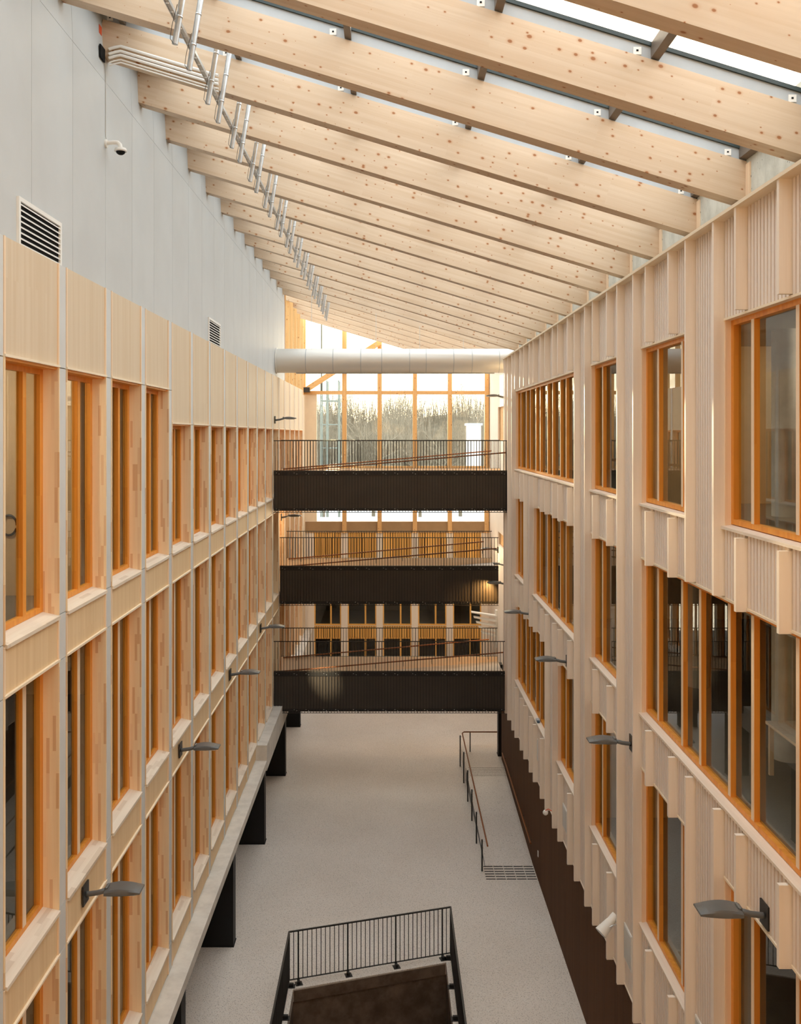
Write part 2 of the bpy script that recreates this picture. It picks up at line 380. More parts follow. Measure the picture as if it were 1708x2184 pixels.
part('near_cladding', box(XL-0.2, XL, -1.2, Y0-BAY-0.01, Z(BOTL), Z(TOPL)), M['larch'], wl_)
# clerestory posts and glass where the grey wall stops
for i, yy in enumerate((39.55, 41.0, 42.6, 44.3, 46.0, 47.9)):
    part('clerestory_post', box(XG-0.18, XG+0.02, yy, yy+0.2, Z(2.0), Z(6.1)), M['spruce_post'], wl_)
    if i < 5: part('clerestory_pane', box(XG-0.1, XG-0.09, yy+0.2, (41.0, 42.6, 44.3, 46.0, 47.9)[i], Z(2.3), Z(6.0)), M['glass'], wl_)
part('far_cladding', box(XL-0.2, XL-0.01, Y0+BAY*18, 48.4, Z(BOTL), Z(2.0)), M['larch'], wl_)

# concrete ledge (slab edge) under the left facade, raised at the far end
lg = empty('trim_1', (-4.15, 25, Z(-10.9)), kind='structure', label='pale concrete ledge running under the left facade')
part('ledge', box(-4.75, -3.95, 2.0, 30.4, Z(-10.78), Z(-10.565)), M['conc_ledge'], lg)
part('raised_ledge', box(-4.75, -3.95, 30.405, 48.4, Z(-10.90), Z(-10.08)), M['conc_ledge'], lg)
part('soffit', box(-9.0, -4.76, -1.2, 48.4, Z(-10.95), Z(-10.75)), M['room_ceil'], lg)

# ---------------------------------------------------------------- right facade
XR = 4.46; FD = 0.145; FT = 0.065
FINS = []
for n in range(-2, 6):
    for off, kd in ((0, 'E'), (1.17, 'D'), (2.01, 'C'), (3.30, 'B')):
        yy = 12.46 + 4.1*n + off
        if 5.3 < yy < 35.4: FINS.append((yy, kd, n))
YEND = 35.32
HS = [(1.523, -1.204), (-2.176, -4.90), (-5.88, -8.60)]
OPEN = [[(9.53, 12.46), (13.63, 16.56), (17.73, 20.66), (21.83, 32.96)],
        [(5.43, 16.56), (17.73, 20.66), (21.83, 28.86), (30.03, 32.96)],
        [(5.43, 8.36), (9.53, 12.46), (13.63, 16.56), (17.73, 20.66), (21.83, 24.76), (25.93, 32.96)]]
TOPR, BOTR = 2.83, -10.35
wr = empty('wall_right', (XR, 20, Z(ZF)), kind='structure', label='right facade of white stained ribbed timber with projecting fins')
def solid(ya, yb, inclusive):
    """vertical intervals of the facade not cut by an opening at this strip"""
    segs = []; top = TOPR; cut = []
    for r in range(3):
        for a, b in OPEN[r]:
            if inclusive and a - 1e-3 <= ya and yb <= b + 0.07: cut.append((r, HS[r]))
            if not inclusive and a + 0.2 < ya < b - 0.2: cut.append((r, HS[r]))
    z = TOPR; prev_open = False
    for r, (h, s) in cut:
        segs.append((z, h, prev_open, True)); z = s; prev_open = True
    segs.append((z, BOTR, prev_open, False)); return segs
def ribs(ya, yb, z0, z1, pitch=0.1, rib=0.068, x=XR, depth=0.048, back=0.065):
    m = MB(); n = max(1, round((yb-ya)/pitch)); p = (yb-ya)/n; prof = []
    prof.append((x+back, ya)); prof.append((x+depth, ya))
    for i in range(n):
        a = ya + i*p + (p-rib)/2; b = a + rib
        prof += [(x+depth, a), (x, a), (x, b), (x+depth, b)]
    prof += [(x+depth, yb), (x+back, yb)]
    m.loft([[(px, py, z0) for px, py in prof], [(px, py, z1) for px, py in prof]]); return m
ys_all = [f[0] for f in FINS] + [YEND+0.1]
for (yy, kd, n) in FINS:
    for zt_, zb_, po, nx in solid(yy, yy+FT, False):
        a = Z(zt_) - (0.085 if po else 0.0); b = Z(zb_) - (0.03 if (nx and po) else 0.0) + (0.035 if (nx and not po) else 0.0)
        if zb_ == BOTR: b = Z(BOTR) - 0.05
        part('fin', box(XR-FD, XR+0.03, yy, yy+FT, b, a), M['white_ash'], wr)
part('corner_fin', box(XR-FD, XR+0.06, 35.25, YEND, Z(BOTR)-0.05, Z(TOPR)), M['white_ash'], wr)
prev = 5.35
edges = [f[0] for f in FINS] + [35.25]
for i in range(len(edges)-1):
    ya, yb = edges[i]+FT, edges[i+1]
    if yb - ya < 0.05: continue
    for zt_, zb_, po, nx in solid(ya, yb, True):
        part('ribbed_panel', ribs(ya+0.002, yb-0.002, Z(zb_)+(0.02 if nx else 0), Z(zt_)-(0.04 if po else 0)), M['white_rib'], wr)
part('near_cladding', box(XR, XR+0.2, -1.2, 5.4, Z(BOTR), Z(TOPR)), M['white_rib'], wr)
part('top_trim', box(XR-FD-0.02, XR+0.06, 2.0, YEND+0.02, Z(TOPR), Z(TOPR)+0.045), M['trimY'], wr)
part('bottom_trim', box(XR-0.02, XR+0.06, 2.0, YEND, Z(BOTR)-0.02, Z(BOTR)), M['white_Y'], wr)
part('corner_return', box(XR+0.07, 5.2, YEND-0.05, YEND+0.05, Z(ZF), Z(TOPR)), M['white_ash'], wr)
# concrete upstand wall behind the facade, with formwork joints
XC = 4.837; y = -1.2; i = 0
while y < 35.3:
    y2 = min(y+2.03, 35.4)
    c = part('concrete_panel', box(XC, XC+0.25, y+0.004, y2-0.004, Z(2.0), Z(4.15)), M['concrete'], wr)
    for yy, zz in ((y+0.45, 3.45), (y+1.55, 3.45)):
        if y > 6: part('tie_hole', MB().tube((XC-0.003, yy, Z(zz)), (XC+0.004, yy, Z(zz)), 0.018, 8), M['dark_hole'], wr)
    y = y2; i += 1
# windows of the right facade
rc = 0
rowname = ['top', 'middle', 'bottom']
for r in range(3):
    hd, sl_ = HS[r]
    for wi, (a, b) in enumerate(OPEN[r]):
        rc += 1; ya = a + FT; h = hd - sl_
        wide = (b-a) > 4
        w = empty('window_%d' % (wcount+rc), (XR, ya, Z(sl_)), kind='structure',
                  label='%s window of the right facade in the %s row, %s from the camera' % ('wide multi-pane' if wide else 'two-mullion', rowname[r], ORD[wi]))
        part('reveal_board', box(XR+0.003, XR+0.20, b-0.025, b+0.0, Z(sl_), Z(hd)), M['trimw'], w)
        part('reveal_board', box(XR+0.003, XR+0.20, ya, ya+0.025, Z(sl_), Z(hd)), M['trimw'], w)
        part('head_board', box(XR-0.015, XR+0.20, ya, b, Z(hd)-0.012, Z(hd)+0.018), M['trimY'], w)
        part('sill', MB().hexa([(XR-0.05, ya, Z(sl_)-0.045), (XR+0.2, ya, Z(sl_)-0.03), (XR+0.2, b, Z(sl_)-0.03), (XR-0.05, b, Z(sl_)-0.045),
                                (XR-0.05, ya, Z(sl_)-0.008), (XR+0.2, ya, Z(sl_)+0.02), (XR+0.2, b, Z(sl_)+0.02), (XR-0.05, b, Z(sl_)-0.008)]), M['white_Y'], w)
        x0, x1 = XR+0.08, XR+0.18; z0, z1 = Z(sl_)+0.02, Z(hd)-0.012
        f = MB().box(x0, x1, ya+0.025, ya+0.09, z0, z1).box(x0, x1, b-0.11, b-0.025, z0, z1)
        f.box(x0, x1, ya+0.09, b-0.11, z0, z0+0.07).box(x0, x1, ya+0.09, b-0.11, z1-0.07, z1)
        part('frame', f, M['orange'], w)
        ms = [f_[0] for f_ in FINS if a+0.3 < f_[0] < b-0.3]
        cuts = [ya+0.09] 
        for m_ in ms:
            part('mullion', box(x0, x1-0.03, m_-0.012, m_+0.078, z0+0.07, z1-0.07), M['orange'], w); part('mullion_cap', box(x0-0.007, x0, m_-0.008, m_+0.074, z0+0.07, z1-0.07), M['trimw'], w); cuts += [m_-0.012, m_+0.078]
        cuts.append(b-0.11)
        for p0, p1 in zip(cuts[0::2], cuts[1::2]):
            part('pane', box(XR+0.150, XR+0.157, p0, p1, z0+0.07, z1-0.07), M['glass'], w)
# dark brown boarding below the cladding
y = 5.0
while y < 37.0:
    y2 = min(y+1.025, 37.2); part('brown_board_panel', ribs(y+0.002, y2-0.002, Z(ZF)+0.0, Z(BOTR)-0.02, 0.114, 0.104, XR+0.01, 0.008, 0.06), M['brown'], wr); y = y2

# far right wall set back behind the corner
wf = empty('wall_far_right', (5.2, 42, Z(ZF)), kind='structure', label='pale boarded wall set back at the far right end')
y = 35.4
while y < 48.4:
    y2 = min(y+0.42, 48.5)
    if 41.9 < (y+y2)/2 < 44.6:
        for zz0, zz1 in ((ZF, -5.2), (-4.6, -0.3), (1.3, 4.2)):
            part('wall_board', box(5.20, 5.28, y+0.006, y2-0.006, Z(zz0), Z(zz1)), M['white_ash'], wf)
    else:
        part('wall_board', box(5.20, 5.28, y+0.006, y2-0.006, Z(ZF), Z(4.2)), M['white_ash'], wf)
    y = y2
part('wall_core', box(5.30, 5.5, 35.4, 48.7, Z(ZF), Z(4.3)), M['spruce_post'], wf)

# ---------------------------------------------------------------- end facade
YE = 48.5
we = empty('wall_end', (0.4, YE, Z(ZF)), kind='structure', label='end facade with timber posts, slatted wood bands and a white wall strip')
part('white_strip', box(-4.5, -3.73, YE, YE+0.25, Z(-4.75), Z(2.16)), M['plaster'], we)
part('slab_edge', box(-4.5, 5.2, YE-0.05, YE+0.3, Z(-5.07), Z(-4.5)), M['slabedge'], we)
MX = [-2.29, -0.473, 1.346, 3.15, 5.05]
ZR = lambda x: 3.13 + 0.2933*(4.837-x)               # underside of the rafters
for mx in MX: part('post', box(mx-0.11, mx+0.11, YE-0.15, YE+0.10, Z(-5.07), Z(ZR(mx)+0.5)), M['spruce_post'], we)
part('post', box(-4.5, -4.3, YE-0.15, YE+0.10, Z(2.16), Z(6.3)), M['spruce_post'], we)
part('transom', box(-4.4, 5.2, YE-0.12, YE+0.08, Z(2.08), Z(2.26)), M['spruce_beam'], we)
part('bottom_rail', box(-3.73, 5.2, YE-0.10, YE+0.08, Z(-1.75), Z(-1.62)), M['spruce_beam'], we)
d = Vector((-0.45, 0, 4.75)) - Vector((-4.25, 0, 2.3)); nrm = Vector((-d.z, 0, d.x)).normalized()*0.13
pa, pb = Vector((-4.25, 0, Z(2.3))), Vector((-0.45, 0, Z(4.75)))
part('brace', MB().hexa([tuple(pa-nrm+Vector((0,YE-.45,0))), tuple(pb-nrm+Vector((0,YE-.45,0))), tuple(pb-nrm+Vector((0,YE-.2,0))), tuple(pa-nrm+Vector((0,YE-.2,0))),
                         tuple(pa+nrm+Vector((0,YE-.45,0))), tuple(pb+nrm+Vector((0,YE-.45,0))), tuple(pb+nrm+Vector((0,YE-.2,0))), tuple(pa+nrm+Vector((0,YE-.2,0)))]), M['spruce_beam'], we)
part('brace_shoe', box(-4.7, -4.05, YE-0.5, YE-0.12, Z(2.18), Z(2.42)), M['charcoal'], we)
wend = empty('window_%d' % (wcount+rc+1), (0.4, YE, Z(-4.5)), kind='structure', label='tall glazed end wall looking out on bare trees')
xs = [-3.73]+MX
xe = [(-3.73, -2.40), (-2.18, -0.583), (-0.363, 1.236), (1.456, 3.04), (3.26, 4.94)]
for a, b in xe:
    part('pane', box(a, b, YE-0.01, YE+0.0, Z(-4.49), Z(2.08)), M['glass'], wend)
for a, b in [(-4.3, -2.40)]+xe[1:]:
    part('upper_pane', MB().hexa([(a, YE-.01, Z(2.26)), (b, YE-.01, Z(2.26)), (b, YE, Z(2.26)), (a, YE, Z(2.26)),
        (a, YE-.01, Z(ZR(a)+.4)), (b, YE-.01, Z(ZR(b)+.4)), (b, YE, Z(ZR(b)+.4)), (a, YE, Z(ZR(a)+.4))]), M['glass'], wend)
part('pane_bar', box(-3.5, -3.45, YE-0.05, YE+0.04, Z(2.26), Z(5.9)), M['charcoal'], wend)
part('end_filler', box(-4.75, -4.18, YE+0.0, YE+0.25, Z(ZF), Z(-4.7)), M['white_ash'], we)
part('end_filler', box(5.1, 5.35, YE+0.0, YE+0.25, Z(ZF), Z(3.5)), M['white_ash'], we)
# lower end facade: piers, slatted bands, windows
px = [-4.02, -2.29, -0.473, 1.346, 3.15, 4.95]
for p_ in px: part('pier', box(p_-0.17, p_+0.17, YE-0.03, YE+0.2, Z(ZF), Z(-5.07)), M['white_ash'], we)
for a, b in zip(px[:-1], px[1:]):
    for z0, z1 in ((-6.85, -5.08), (-10.50, -9.86)):
        m = MB(); n = 12; wd = (b-a-0.34)/n
        for i in range(n):
            part('slat', box(a+0.17+i*wd+0.012, a+0.17+(i+1)*wd-0.012, YE-0.03, YE+0.03, Z(z0), Z(z1)), M['slat_wood'], we)
        part('slat_backing', box(a+0.17, b-0.17, YE+0.03, YE+0.16, Z(z0), Z(z1)), M['brown'], we)
wi = 0
for a, b in zip(px[:-1], px[1:]):
    for z0, z1, nm in ((-9.86, -6.85, 'upper'), (-13.34, -10.50, 'lower')):
        wi += 1
        w = empty('window_%d' % (wcount+rc+1+wi), ((a+b)/2, YE, Z(z0)), kind='structure', label='%s window in bay %d of the low end facade' % (nm, (wi+1)//2))
        a1, b1 = a+0.17, b-0.17; f = MB().box(a1, a1+.06, YE, YE+.1, Z(z0), Z(z1)).box(b1-.06, b1, YE, YE+.1, Z(z0), Z(z1)).box(a1+.06, b1-.06, YE, YE+.1, Z(z0), Z(z0)+.07).box(a1+.06, b1-.06, YE, YE+.1, Z(z1)-.06, Z(z1))
        part('frame', f, M['slat_wood'], w)
        mx = a1 + (b1-a1)*0.62; part('mullion', box(mx-.04, mx+.04, YE-.01, YE+.1, Z(z0)+.07, Z(z1)-.06), M['slat_wood'], w)
        part('pane', box(a1+.06, mx-.04, YE+.05, YE+.056, Z(z0)+.07, Z(z1)-.06), M['glass'], w)
        part('pane', box(mx+.04, b1-.06, YE+.05, YE+.056, Z(z0)+.07, Z(z1)-.06), M['glass'], w)
        if nm == 'upper': part('sill', box(a1, b1, YE-.06, YE+.05, Z(z0)-.02, Z(z0)), M['trimY'], w)

# ---------------------------------------------------------------- rooms behind the windows and closing walls
rm = empty('wall_rooms', (0, 20, Z(ZF)), kind='structure', label='plain walls and slabs of the rooms behind the windows')
part('left_back_wall', box(-9.2, -9.0, -1.2, 48.6, Z(ZF), Z(2.5)), M['room_grey'], rm)
part('right_back_wall', box(9.8, 10.0, -1.2, 48.6, Z(ZF), Z(4.2)), M['room_grey'], rm)
for z0, z1 in ((-2.9, -2.42), (-6.75, -6.26), (-10.74, -10.1)):
    part('left_slab', box(-9.0, -4.62, -1.2, 48.4, Z(z0), Z(z1)), M['room_floor'], rm)
part('left_ceiling', box(-9.0, -4.62, -1.2, 48.4, Z(1.1), Z(1.4)), M['room_ceil'], rm)
for z0, z1 in ((-2.14, -1.25), (-5.84, -4.95), (-10.3, -8.66)):
    part('right_slab', box(4.68, 9.8, -1.2, 35.2, Z(z0), Z(z1)), M['room_floor'], rm)
part('right_ceiling', box(4.68, 9.8, -1.2, 35.2, Z(1.60), Z(1.95)), M['room_ceil'], rm)
part('right_end_wall', box(5.5, 10.0, 35.2, 35.4, Z(ZF), Z(4.2)), M['room_grey'], rm)
for yy, z0, z1 in ((14.1, -2.42, 1.1), (26.6, -2.42, 1.1), (22.6, -6.26, -2.9), (20.6, -10.1, -6.75), (34.5, -6.26, -2.9), (32.6, -10.1, -6.75)):
    part('left_partition', box(-9.0, -4.66, yy, yy+0.12, Z(z0), Z(z1)), M['room_tan'], rm)
for yy, z0, z1 in ((17.0, -1.25, 1.6), (25.2, -4.95, -2.14), (21.2, -8.66, -5.84), (33.4, -1.25, 1.6)):
    part('right_partition', box(4.70, 9.8, yy, yy+0.12, Z(z0), Z(z1)), M['room_tan'], rm)
part('end_room_wall', box(-4.7, 5.4, 53.0, 53.2, Z(ZF), Z(-5.0)), M['room_grey'], rm)
part('end_room_roof', box(-6, 8, 48.8, 54, Z(-5.05), Z(-4.75)), M['snow'], rm)
part('end_room_floor', box(-4.7, 5.4, 48.81, 53, Z(-10.3), Z(-9.95)), M['room_floor'], rm)
part('end_room_ground', box(-4.7, 5.4, 48.91, 53, Z(ZF)-.3, Z(ZF)), M['room_floor'], rm)
for xx in (-4.9, 5.3): part('end_room_side', box(xx, xx+.2, 48.7, 53.2, Z(ZF), Z(-5.05)), M['room_grey'], rm)
part('under_back', box(-9.2, 10.0, -1.4, -1.2, Z(ZF), Z(7.2)), M['larch2'], rm)

# ---------------------------------------------------------------- roof: glulam beams, upstands, glass
XA, XB = -4.55, 5.05
YL0, YR0 = 14.44, 14.70
slope = math.atan(0.2933)
def beam_y(k, x):
    t = (x+4.35)/9.187; return (YL0+(YR0-YL0)*t) + BAY*k
RT, RH = 0.26, 0.56
ceil = empty('ceiling', (0, 20, Z(3.2)), kind='structure', label='glazed skylight roof with grey upstands above the timber beams')
yaw = math.atan2(YR0-YL0, 9.187)
Lb = math.hypot(XB-XA, (XB-XA)*0.2933)/math.cos(yaw)
beam_me = box(0, Lb, 0, RT, 0, RH*math.cos(slope)).mesh('glulam_beam', M['rafter'])
up_me = box(0, Lb, 0.03, RT-0.03, 0, 0.145).mesh('upstand', M['upstand'])
ga_me = MB().box(0, Lb, 0.0, 0.05, 0, 0.045).box(0, Lb, RT-0.05, RT, 0, 0.045).box(0, Lb, 0.05, RT-0.05, 0.0, 0.03).mesh('gasket', M['gasket'])
nlab = 0
def oriented(name, me, k, dz, parent=None):
    at = (XA, beam_y(k, XA), Z(ZR(XA))+dz)
    o = put(name, me, parent, at); o.rotation_euler = Euler((0, slope, yaw), 'XYZ'); return o
for k in range(-7, 17):
    if k >= -4:
        b = oriented('glulam_beam', beam_me, k, 0.0); nlab += 1
        if nlab == 1: lb = 'pale spruce roof beam just above the top right corner of the picture'
        elif k == 16: lb = 'last spruce roof beam, right against the glazed end wall'
        else: lb = '%s spruce roof beam counting from the camera, spanning wall to wall' % ORD[nlab-1]
        tag(b, lb, 'beam', 'glulam roof beams')
    else: oriented('rafter', beam_me, k, 0.0, ceil)
    oriented('upstand', up_me, k, RH, ceil); oriented('gasket', ga_me, k, RH+0.151, ceil)
PX = [-4.10, -2.32, -0.545, 1.235, 3.01, 4.785]
bar_me = {}
for k in range(-7, 16):
    for i, x in enumerate(PX):
        ya, yb = beam_y(k, x)+RT-0.03, beam_y(k+1, x)+0.03
        zc = Z(ZR(x))+RH+0.02
        if 'bar' not in bar_me:
            m = MB(); s_ = 0.2933; w_ = 0.045
            m.hexa([(-w_, 0, w_*s_), (w_, 0, -w_*s_), (w_, yb-ya, -w_*s_), (-w_, yb-ya, w_*s_), (-w_, 0, 0.17+w_*s_), (w_, 0, 0.17-w_*s_), (w_, yb-ya, 0.17-w_*s_), (-w_, yb-ya, 0.17+w_*s_)])
            bar_me['bar'] = m.mesh('glazing_bar', M['bronze'])
            bar_me['plate'] = box(-0.045, 0.045, -0.012, 0, 0, 0.085).mesh('bracket_plate', M['white'])
            bar_me['hole'] = box(-0.012, 0.012, -0.016, -0.012, 0.035, 0.055).mesh('bracket_hole', M['dark_hole'])  # dark block standing in for the hole in the plate
        put('glazing_bar', bar_me['bar'], ceil, (x, ya, zc))
        if -3 <= k <= 8:
            yp = beam_y(k+1, x-0.2)+0.03; zp = Z(ZR(x-0.2))+RH+0.015
            pl = put('bracket_plate', bar_me['plate'], ceil, (x-0.2, yp, zp)); put('bracket_hole', bar_me['hole'], pl, (x-0.2, yp, zp))
    xs = [-4.5]+PX[1:]+[5.05]
    for x0, x1 in zip(xs[:-1], xs[1:]):
        c = lambda x, y, dz: (x, y, Z(ZR(x))+RH+0.205+dz)
        y00, y01 = beam_y(k, x0)+RT/2, beam_y(k, x1)+RT/2
        y10, y11 = beam_y(k+1, x0)+RT/2, beam_y(k+1, x1)+RT/2
        if x0 == -4.5:
            xm = -3.75; ym0, ym1 = beam_y(k, xm)+RT/2, beam_y(k+1, xm)+RT/2
            part('edge_flashing', MB().hexa([c(x0, y00, 0), c(xm, ym0, 0), c(xm, ym1, 0), c(x0, y10, 0), c(x0, y00, .03), c(xm, ym0, .03), c(xm, ym1, .03), c(x0, y10, .03)]), M['charcoal'], ceil)
            x0, y00, y10 = xm, ym0, ym1
        part('skylight_pane', MB().hexa([c(x0, y00, 0), c(x1, y01, 0), c(x1, y11, 0), c(x0, y10, 0), c(x0, y00, .02), c(x1, y01, .02), c(x1, y11, .02), c(x0, y10, .02)]), M['roofglass'], ceil)
for k in range(-6, 11):                              # timber packers beside the beam ends on the concrete
    yp = beam_y(k, XC); part('beam_packer', box(XC-0.02, XC, yp-0.15, yp-0.004, Z(2.4), Z(3.65)), M['trimw'], wr)
    part('bearing_pad', box(XC-0.14, XC-0.01, yp+0.02, yp+RT-0.02, Z(3.05), Z(3.125)), M['dark_hole'], wr)

# ================================================================ THINGS
# ---------------------------------------------------------------- footbridges
def bridge(yf, T, label, xr):
    b = empty('footbridge', (0, yf+1.2, Z(T)-1.6), label, 'bridge', 'footbridges across the hall')
    xl = XL+0.03; wdt = 2.4; FH = 1.50
    part('fascia', box(xl, xr, yf+0.03, yf+0.07, Z(T)-FH, Z(T)), M['fascia'], b)
    part('fascia', box(xl, xr, yf+wdt-0.07, yf+wdt-0.03, Z(T)-FH, Z(T)), M['fascia'], b)
    part('inner_lining', box(xl, xr, yf+wdt-0.10, yf+wdt-0.071, Z(T)-1.3, Z(T)-0.01), M['trimw'], b)
    part('inner_lining', box(xl, xr, yf+0.071, yf+0.10, Z(T)-1.3, Z(T)-0.01), M['trimw'], b)
    part('top_channel', box(xl, xr, yf+0.005, yf+0.03, Z(T)-0.19, Z(T)-0.04), M['black'], b)
    part('bottom_channel', box(xl, xr, yf+0.012, yf+0.03, Z(T)-FH, Z(T)-FH+0.10), M['black'], b)
    za, zb_ = Z(T)-0.90, Z(T)-0.18
    part('deck', MB().hexa([(xl, yf+.1, za-.25), (xr, yf+.1, zb_-.25), (xr, yf+wdt-.1, zb_-.25), (xl, yf+wdt-.1, za-.25),
                            (xl, yf+.1, za), (xr, yf+.1, zb_), (xr, yf+wdt-.1, zb_), (xl, yf+wdt-.1, za)]), M['deck'], b)
    part('soffit', box(xl, xr, yf+.07, yf+wdt-.07, Z(T)-FH+0.02, Z(T)-FH+0.06), M['charcoal'], b)
    top = Z(T)+1.12; bot = Z(T)-FH-0.06; key = ('bal', round(top-bot, 3))
    if key not in cache:
        cache[key] = box(-0.009, 0.009, -0.006, 0.006, 0, top-bot-0.03).mesh('baluster', M['black'])
        cache['post'] = box(-0.013, 0.013, -0.012, 0.02, 0, top-bot-0.03).mesh('post', M['black'])
    for side, yy in ((0, yf-0.004), (1, yf+wdt+0.004)):
        part('top_rail', box(xl, xr, yy-0.012, yy+0.012, top-0.03, top), M['charcoal'], b)
        part('bottom_rail', box(xl, xr, yy-0.008, yy+0.008, bot, bot+0.02), M['charcoal'], b)
        x = xl+0.05; i = 0
        while x < xr-0.03:
            if i % 10 == 8: put('post', cache['post'], b, (x, yy, bot))
            else: put('baluster', cache[key], b, (x, yy, bot))
            x += 0.11; i += 1
        yh = yf+0.16 if side == 0 else yf+wdt-0.16
        ha, hb = Z(T)-0.06 + (0.03 if side else 0), Z(T)+0.66 + (0.03 if side else 0)
        hr = part('handrail', MB().tube((xl+0.1, yh, ha), (xr-(0.35 if side else 0.05), yh, hb), 0.026, 10), M['handrail'], b, True)
        for j in range(8):
            t = (j+0.5)/8; xx = xl+0.1+(xr-0.2-xl)*t; zz = ha+(hb-ha)*t
            ye = yy + (0.012 if side == 0 else -0.012)
            part('bracket', MB().path([(xx, ye, zz-0.16), (xx, yh, zz-0.16), (xx, yh, zz-0.025)], 0.009, 6), M['black'], b, True)
    bo = MB(); x = xl+0.1; i = 0
    while x < xr-0.1:
        for dz, dx in ((-0.09, 0), (-0.13, 0.10), (-FH+0.075, 0), (-FH+0.035, 0.10)):
            bo.tube((x+dx, yf-0.014, Z(T)+dz), (x+dx, yf+0.006, Z(T)+dz), 0.013, 6)
        x += 0.66 if i % 2 == 0 else 0.44; i += 1
    part('bolts', bo, M['steel'], b, kind='stuff')
    return b
bridge(34.8, -1.33, 'uppermost dark footbridge, at the level of the camera', 4.41)
bridge(36.75, -5.14, 'middle dark footbridge with warm lamp light on its right end', 4.30)
bridge(34.8, -8.78, 'lowest dark footbridge, just above the open terrazzo floor', 4.31)

# ---------------------------------------------------------------- round duct
du = empty('ventilation_duct', (0, 36.4, Z(2.87)), 'large round metal duct crossing the hall below the roof', 'duct')
DR = 0.47; yd, zd = 36.45, 2.87; seams = [-4.37, -3.2, -2.15, -1.08, -0.27, 0.8, 1.44, 2.5, 3.21, 4.26, 5.2]
def ringpts(x, r, n=36): return [(x, yd+math.cos(2*PI*i/n)*r, Z(zd)+math.sin(2*PI*i/n)*r) for i in range(n)]
for a, b in zip(seams[:-1], seams[1:]):
    part('duct_section', MB().loft([ringpts(a+0.004, DR), ringpts(b-0.004, DR)]), M['duct'], du, True)
    if a > -4.3: part('seam_collar', MB().loft([ringpts(a-0.012, DR+0.004), ringpts(a+0.012, DR+0.004)]), M['upstand'], du, True)
part('wall_collar', MB().loft([ringpts(-4.37, DR+0.03), ringpts(-4.33, DR+0.03)]), M['white'], du, True)
for x in (-3.0, -0.5, 1.2, 2.9):
    part('hanger_rod', MB().tube((x, yd, Z(zd)+DR), (x, yd, Z(ZR(x))+0.02), 0.009, 6), M['steel'], du)
part('nozzle_strip', box(-3.6, 4.1, yd-0.06, yd+0.06, Z(zd)-DR-0.03, Z(zd)-DR+0.012), M['upstand'], du)

# ---------------------------------------------------------------- wall lamps
lampme = {}
lampme['plate'] = box(0, 0.022, -0.12, 0.12, -0.16, 0.12).mesh('wall_plate', M['charcoal'])
lampme['arm'] = MB().path([(0.02, 0, -0.03), (0.05, 0, -0.03), (0.18, 0, -0.012), (0.34, 0, 0.032)], 0.036, 12).mesh('arm', M['lampgrey'], True)
rings = []
for i in range(15):
    t = i/14; x = 0.31 + 0.50*t
    up = 0.020 + 0.070*math.sin(PI*(0.16+0.80*t))**1.1; w_ = 0.155 - 0.02*t; zb0 = 0.012 + 0.012*t - 0.012*math.sin(PI*t)
    rings.append([(x, -w_, zb0), (x, -w_*0.985, zb0+up*0.7), (x, -w_*0.86, zb0+up*0.97), (x, 0, zb0+up), (x, w_*0.86, zb0+up*0.97), (x, w_*0.985, zb0+up*0.7), (x, w_, zb0)])
lampme['head'] = MB().loft(rings).mesh('lamp_head', M['lampgrey'], True)
lampme['head'].set_sharp_from_angle(angle=math.radians(38))
lampme['lens'] = box(0.42, 0.74, -0.11, 0.11, -0.006, 0.006).mesh('lens', M['white'])
lampme['hinge'] = MB().box(0.295, 0.34, -0.06, 0.06, 0.02, 0.085).tube((0.318, -0.075, 0.075), (0.318, 0.075, 0.075), 0.016, 8).mesh('hinge', M['lampgrey'])
def lamp(side, y, z, label, x=None):
    x = x if x is not None else (XL+0.006 if side < 0 else XR-0.002)
    o = empty('wall_lamp', (x, y, Z(z)), label, 'lamp', 'wall lamps on the facades')
    for nm, key in (('wall_plate', 'plate'), ('arm', 'arm'), ('lamp_head', 'head'), ('lens', 'lens'), ('hinge', 'hinge')):
        c = bpy.data.objects.new(nm, lampme[key]); COL.objects.link(c); c.parent = o
    if side > 0: o.rotation_euler = (0, 0, PI)
    return o
lamp(-1, 13.25, -6.46, 'dark grey arm lamp nearest the camera on the left facade')
lamp(-1, 19.3, -6.46, 'second dark arm lamp from the camera on the left facade')
lamp(-1, 25.35, -6.46, 'third dark arm lamp from the camera on the left facade')
lp4 = lamp(-1, 31.4, -6.46, 'fourth left facade lamp, just in front of the lowest footbridge')
lamp(-1, 37.4, -3.27, 'small left facade lamp seen just below the uppermost footbridge')
lamp(-1, 35.4, 0.58, 'small left facade lamp above the uppermost footbridge railing')
lamp(1, 11.1, -5.66, 'largest arm lamp at the bottom right, mounted on the ribbed facade')
lamp(1, 17.2, -5.64, 'second arm lamp from the camera on the right facade')
lamp(1, 23.4, -5.64, 'third arm lamp from the camera on the right facade')
lamp(1, 29.65, -5.64, 'fourth right facade lamp, near the middle footbridge')
lp5 = lamp(1, 36.2, -5.75, 'dark lamp glowing onto the right end of the middle footbridge', 4.62)
lamp(1, 36.6, 1.48, 'small lamp at the far right corner under the round duct', 4.6)
lamp(1, 44.5, -5.45, 'far right lamp, upper of two behind the middle footbridge railing', 5.19)
lamp(1, 41.5, -5.75, 'far right lamp, lower of two behind the middle footbridge railing', 5.19)
part('lamp_bracket', box(4.46, 5.2, 35.33, 35.36, Z(-5.9), Z(-5.6)), M['charcoal'], wr)
